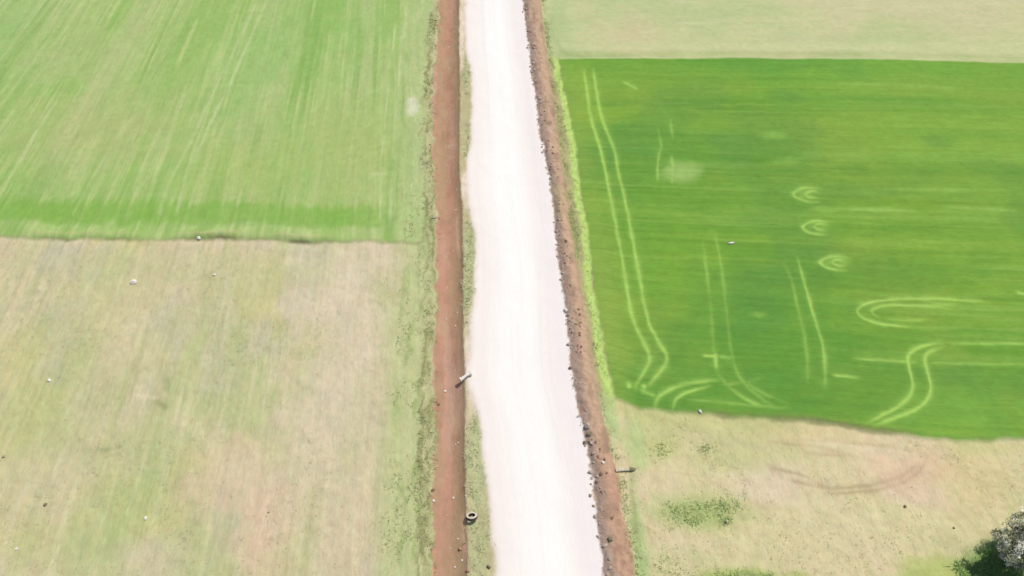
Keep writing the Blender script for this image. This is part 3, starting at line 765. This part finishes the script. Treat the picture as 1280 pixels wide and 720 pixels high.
# crumbled earth and gravel, uncountable
def rubble(name, pts, sizes, mat):
    V = []; F = []
    protos = [stone_mesh(1, .7, 900 + k, 1) for k in range(6)]
    base = 0
    zz = ground_zs(pts[:, 0], pts[:, 1])
    allv = []; allf = []
    for i, (x, y) in enumerate(pts):
        v, f = protos[i % 6]; v = np.array(v); a = rng.uniform(0, 6.28); c, s_ = math.cos(a), math.sin(a)
        r = sizes[i]
        w = np.stack([(v[:, 0] * c - v[:, 1] * s_) * r + x, (v[:, 0] * s_ + v[:, 1] * c) * r + y, v[:, 2] * r + zz[i] + r * .3], -1)
        allv.append(w); allf.append(np.array(f) + base); base += len(v)
    return mesh_obj(name, np.concatenate(allv), np.concatenate(allf), mat)
p = along(1500, R2, -.16, .55, dens=lambda x, y: np.clip(.3 + fbm(x * .5, y * .9, 520, 3), .03, 1))
tag(rubble('rubble', p, .035 + .17 * rng.random(len(p)) ** 5, m_grey), 'crumbled grey brown earth along the right road edge', 'rubble', kind='stuff')
p = along(1100, R2, .2, 1.3, dens=lambda x, y: np.clip(.2 + fbm(x * .5, y * .6, 521, 3), .02, 1))
tag(rubble('earth_crumbs', p, .035 + .12 * rng.random(len(p)) ** 3, m_brown), 'brown crumbs of soil strewn over the dirt bank', 'soil', kind='stuff')
p = along(700, L1, -.3, .35, dens=lambda x, y: np.clip(.2 + fbm(x * .5, y * .6, 522, 3), .02, 1))
tag(rubble('ditch_crumbs', p, .03 + .10 * rng.random(len(p)) ** 3, m_red), 'reddish crumbs of soil along the rim of the ditch', 'soil', kind='stuff')
p = along(90, L2, -1.6, .1)
tag(rubble('gravel', p, .03 + .07 * rng.random(len(p)) ** 2, m_white), 'pale gravel fallen into the red ditch', 'gravel', kind='stuff')

# ------------------------------------------------------------------ ring, bent pipe, fallen post
def lathe(profile, n=40):
    V = []; F = []; m = len(profile)
    for k in range(n):
        a = 2 * math.pi * k / n
        for r, z in profile: V.append((r * math.cos(a), r * math.sin(a), z))
    for k in range(n):
        for j in range(m):
            F.append((k * m + j, ((k + 1) % n) * m + j, ((k + 1) % n) * m + (j + 1) % m, k * m + (j + 1) % m))
    return V, F
m_conc = plain_mat('weathered concrete', tuple(S(214, 202, 184)), tuple(S(232, 222, 204)), 7)
m_soil = plain_mat('silt', tuple(S(176, 150, 120)), tuple(S(206, 186, 156)), 4)
m_rubber = plain_mat('old rubber', tuple(S(78, 66, 56)), tuple(S(108, 94, 80)), 9, rough=.75)
sc = mpp(590, 649)[0]; R = 7.2 * sc
gx, gy = G(590, 649); gz = ground_z(gx, gy)
tyre = bpy.data.objects.new('tyre', None); COL.objects.link(tyre); tyre.location = (gx, gy, gz + R * .38); tyre.rotation_euler = (-.62, -.05, 0)
tag(tyre, 'old dust covered tyre lying flat beside the red ditch with pale rubble in its middle', 'tyre')
prof = [(R * .58, .03), (R * .62, 0), (R * .92, 0), (R, .05), (R * 1.0, .19), (R * .93, .235), (R * .66, .235), (R * .60, .20), (R*.60, .17), (R*.80, .16), (R*.82, .06), (R*.6, .05)]
V, F = lathe(prof); body = mesh_obj('tread', V, F, m_rubber, tyre, smooth=False)
V, F = lathe([(R * .62, .236), (R * .90, .236), (R * .95, .225), (R * .95, .245), (R * .90, .256), (R * .62, .256)]); mesh_obj('sidewall', V, F, m_conc, tyre, smooth=False)
vs, fs = stone_mesh(R * .34, .45, 77); f_ = mesh_obj('fill', vs, fs, m_soil, tyre, loc=(0, 0, .08))

def tube(path, radii, n=10, flip=False):
    V = []; F = []; P_ = [Vector(p) for p in path]
    for i, p in enumerate(P_):
        d = (P_[min(i + 1, len(P_) - 1)] - P_[max(i - 1, 0)]).normalized()
        u = d.orthogonal().normalized() if i == 0 else (u - d * u.dot(d)).normalized()
        w = d.cross(u)
        for k in range(n):
            a = 2 * math.pi * k / n
            V.append(tuple(p + (u * math.cos(a) + w * math.sin(a)) * radii[i]))
    for i in range(len(P_) - 1):
        for k in range(n):
            F.append(((i + 1) * n + k, (i + 1) * n + (k + 1) % n, i * n + (k + 1) % n, i * n + k)) if flip else F.append((i * n + k, i * n + (k + 1) % n, (i + 1) * n + (k + 1) % n, (i + 1) * n + k))
    F.append(tuple(range(n - 1, -1, -1))); F.append(tuple((len(P_) - 1) * n + k for k in range(n)))
    return V, F
ax_, ay_ = G(575.5, 477); bx_, by_ = G(589, 469)
z0 = ground_z(ax_, ay_) ; z1 = ground_z(bx_, by_)
pipe = bpy.data.objects.new('bent_pipe', None); COL.objects.link(pipe); pipe.location = (ax_, ay_, 0)
tag(pipe, 'short cream white bent pipe lying across the right rim of the red ditch', 'pipe')
d_ = Vector((bx_ - ax_, by_ - ay_, 0)); zt = .30
pth = [Vector((0, 0, zt)), d_ * .22 + Vector((0, .0, zt)), d_ * .5 + Vector((-.02, .03, zt + .04)), d_ * .75 + Vector((0, .05, zt + .05)), d_ * .97 + Vector((0, .03, zt + .02))]
V, F = tube(pth, [.15, .15, .12, .15, .15], 14); mesh_obj('barrel', V, F, m_white, pipe, smooth=True)
V, F = tube([pth[0] - d_ * .02, pth[0] + d_ * .10], [.19, .19], 16); mesh_obj('collar', V, F, m_white, pipe, smooth=False)
V, F = tube([pth[4] - d_ * .1, pth[4] + d_ * .04], [.19, .19], 16); mesh_obj('collar', V, F, m_white, pipe, smooth=False)

m_wood = plain_mat('grey weathered wood', tuple(S(196, 184, 152)), tuple(S(226, 216, 188)), 6)
m_woodd = plain_mat('dark wood', tuple(S(120, 118, 86)), tuple(S(146, 140, 104)), 6)  # darker tone for the tapered end of the post
ax_, ay_ = G(769, 588.5); bx_, by_ = G(795, 587)
z0 = ground_z(ax_, ay_); z1 = ground_z(bx_, by_)
post = bpy.data.objects.new('fallen_post', None); COL.objects.link(post); post.location = (ax_, ay_, z0)
tag(post, 'pale wooden post lying across the grass verge right of the brown bank', 'post')
d_ = Vector((bx_ - ax_, by_ - ay_, z1 - z0))
V, F = tube([Vector((0, 0, .12)), d_ * .3 + Vector((0, 0.02, .12)), d_ * .66 + Vector((0, 0, .12))], [.15, .14, .12], 8); mesh_obj('shaft', [(v[0], v[1], v[2] * .35 + .05) for v in V], F, m_wood, post)
V, F = tube([d_ * .66 + Vector((0, 0, .12)), d_ * .8 + Vector((0, 0, .12)), d_ + Vector((0, 0, .10))], [.12, .15, .05], 8); mesh_obj('tip', [(v[0], v[1], v[2] * .35 + .05) for v in V], F, m_woodd, post)

# ------------------------------------------------------------------ blossoming tree (lower right corner)
def leaf_cloud(name, centres, radii, per, size, palette, parent, loc, flat=.8, seed=1):
    r = np.random.default_rng(seed)
    n = len(centres) * per
    c = np.repeat(centres, per, 0); rad_ = np.repeat(radii, per)
    d = r.normal(0, 1, (n, 3)); d /= np.linalg.norm(d, axis=1)[:, None]
    p = c + d * (rad_ * r.uniform(.3, 1, n) ** .6)[:, None] * np.array([1, 1, flat])
    s_ = size * r.uniform(.6, 1.5, n)
    u = r.normal(0, 1, (n, 3)) * np.array([1, 1, .45]); u /= np.linalg.norm(u, axis=1)[:, None]
    w = np.cross(r.normal(0, .5, (n, 3)) + np.array([0, 0, 1.0]), u); w /= np.linalg.norm(w, axis=1)[:, None]
    w = np.where((np.cross(u, w)[:, 2] > 0)[:, None], -w, w)   # upper side up
    V = np.stack([p - u * s_[:, None], p + w * s_[:, None] * .6, p + u * s_[:, None], p - w * s_[:, None] * .6], 1).reshape(-1, 3)
    me = bpy.data.meshes.new(name)
    me.vertices.add(n * 4); me.vertices.foreach_set('co', V.astype(np.float32).ravel())
    me.loops.add(n * 4); me.loops.foreach_set('vertex_index', np.arange(n * 4, dtype=np.int32))
    me.polygons.add(n); me.polygons.foreach_set('loop_start', np.arange(0, n * 4, 4, dtype=np.int32))
    me.update(calc_edges=True)
    pal_ = np.array(palette); ci = pal_[r.integers(0, len(pal_), len(centres))]
    cc = np.repeat(ci, per, 0) * r.uniform(.85, 1.1, (n, 1)); cc = np.repeat(cc, 4, 0)
    cc = np.clip(np.concatenate([cc, np.ones((len(cc), 1))], 1), 0, 1)
    at = me.color_attributes.new('growth', 'FLOAT_COLOR', 'POINT'); at.data.foreach_set('color', cc.astype(np.float32).ravel())
    m, nt, b = new_mat(name + ' surface')
    an = nt.nodes.new('ShaderNodeAttribute'); an.attribute_name = 'growth'
    nt.links.new(an.outputs['Color'], b.inputs['Base Color']); b.inputs['Roughness'].default_value = .75
    b.inputs['Specular IOR Level'].default_value = .15
    me.materials.append(m); leafy(nt, an, b, .3)
    cen = centres.mean(0); Nn = (p - cen); Nn /= np.linalg.norm(Nn, axis=1)[:, None]
    Nn = Nn * .6 + np.array([0, 0, .8]) + r.normal(0, .3, Nn.shape); Nn /= np.linalg.norm(Nn, axis=1)[:, None]
    me.polygons.foreach_set('use_smooth', np.ones(n, dtype=bool))
    me.normals_split_custom_set_from_vertices(np.repeat(Nn, 4, 0).tolist())
    o = bpy.data.objects.new(name, me); COL.objects.link(o); o.parent = parent; o.location = loc
    return o

m_bark = plain_mat('purple brown bark', tuple(S(92, 74, 70)), tuple(S(134, 110, 100)), 5)
tx, ty = G(1294, 690, 2.2)
tree = bpy.data.objects.new('blossom_tree', None); COL.objects.link(tree); tree.location = (tx, ty, ground_z(tx, ty))
tag(tree, 'small tree in white blossom standing in green grass at the lower right corner', 'tree')
tr = random.Random(9); BV = []; BF = []; ends = []
def limb(p, d, l, r, depth):
    pts = [p]; rad_ = [r]; q = p.copy(); dd = d.copy()
    for k in range(4):
        dd = (dd + Vector((tr.gauss(0, .16), tr.gauss(0, .16), tr.gauss(.05, .1)))).normalized()
        q = q + dd * l / 4; pts.append(q.copy()); rad_.append(r * (1 - .14 * (k + 1)))
    V, F = tube(pts, rad_, 7 if depth < 2 else 4); b0 = len(BV); BV.extend(V); BF.extend([tuple(i + b0 for i in f) for f in F])
    if depth >= 2:
        ends.extend([tuple(pts[2]), tuple(pts[3])])
    if depth >= 4: ends.append(tuple(q)); return
    for k in range(3 if depth else 5):
        a = tr.uniform(0, 6.28) if depth else k * 1.256 + tr.uniform(-.3, .3)
        side = Vector((math.cos(a), math.sin(a), tr.uniform(.1, .8)))
        nd = (dd * .55 + side * .8).normalized()
        s0 = pts[tr.choice([2, 3, 4])]
        limb(Vector(s0), nd, l * tr.uniform(.66, .86), r * .55, depth + 1)
limb(Vector((0, 0, -.8)), Vector((-.10, .02, 1)), 2.2, .2, 0)
trunk = mesh_obj('trunk', BV, BF, m_bark, tree, smooth=True)
E = np.array(ends); print('twig ends', len(E), E.min(0), E.max(0))
r_ = np.random.default_rng(8); sel = E[r_.random(len(E)) < .5]
bl = sel + r_.normal(0, .16, sel.shape)
leaf_cloud('blossom', bl, r_.uniform(.16, .38, len(bl)), 90, .05,
           [S(255,250,228)*1.3, S(248,244,220)*1.2, S(232,230,200)*1.15, S(255,252,236)*1.35, S(220,220,186), S(178,184,146), S(150,162,120), S(166,176,132)], tree, (0, 0, 0), seed=3)
sel2 = E[r_.random(len(E)) < .25]; sel2 = sel2 - np.array([0, 0, .15])
leaf_cloud('leaves', sel2, r_.uniform(.12, .28, len(sel2)), 18, .045,
           [S(92,108,70), S(76,92,56), S(112,124,84)], tree, (0, 0, 0), seed=5)

# tall green growth round the tree's foot
gp = np.concatenate([inblob(420, 1262, 712, 26, 14), inblob(400, 1290, 715, 40, 20), inblob(110, 1222, 712, 24, 10)])
tag(tufts('tall_grass', gp, .3, [S(132,168,92), S(150,184,104), S(112,148,80), S(168,196,122)], blades=9, spread=.2, width=.04),
    'lush dark green grass growing round the foot of the blossoming tree', 'grass', kind='stuff')

# ------------------------------------------------------------------ light
SUN_EL, SUN_AZ = math.radians(60), math.radians(50)     # azimuth from +Y towards +X
w = bpy.data.worlds.new('World'); scene.world = w; w.use_nodes = True
nt = w.node_tree; bg = nt.nodes['Background']
sky = nt.nodes.new('ShaderNodeTexSky'); sky.sky_type = 'NISHITA'; sky.sun_disc = False
sky.sun_elevation = SUN_EL; sky.sun_rotation = SUN_AZ; sky.dust_density = 2.0
nt.links.new(sky.outputs[0], bg.inputs[0]); bg.inputs[1].default_value = .13
sd = bpy.data.lights.new('sun', 'SUN'); sd.energy = 3.6; sd.angle = math.radians(.6); sd.color = (1, .955, .89)
so = bpy.data.objects.new('sun', sd); COL.objects.link(so)
dv = Vector((math.sin(SUN_AZ) * math.cos(SUN_EL), math.cos(SUN_AZ) * math.cos(SUN_EL), math.sin(SUN_EL)))
so.rotation_euler = dv.to_track_quat('Z', 'Y').to_euler(); so.location = dv * 200

cd = bpy.data.cameras.new('camera'); cam = bpy.data.objects.new('camera', cd); COL.objects.link(cam)
cam.location = (0, 0, H); cam.rotation_euler = (math.pi / 2 - PITCH, 0, 0)
cd.sensor_width = 36; cd.lens = 36 * FOC / 1280; cd.clip_end = 8000; cd.clip_start = .5
scene.camera = cam
vs_ = scene.view_settings; vs_.view_transform = 'Standard'; vs_.look = 'None'; vs_.exposure = 0.0; vs_.gamma = 1; vs_.use_curve_mapping = False
scene.render.resolution_x = 1024; scene.render.resolution_y = 576
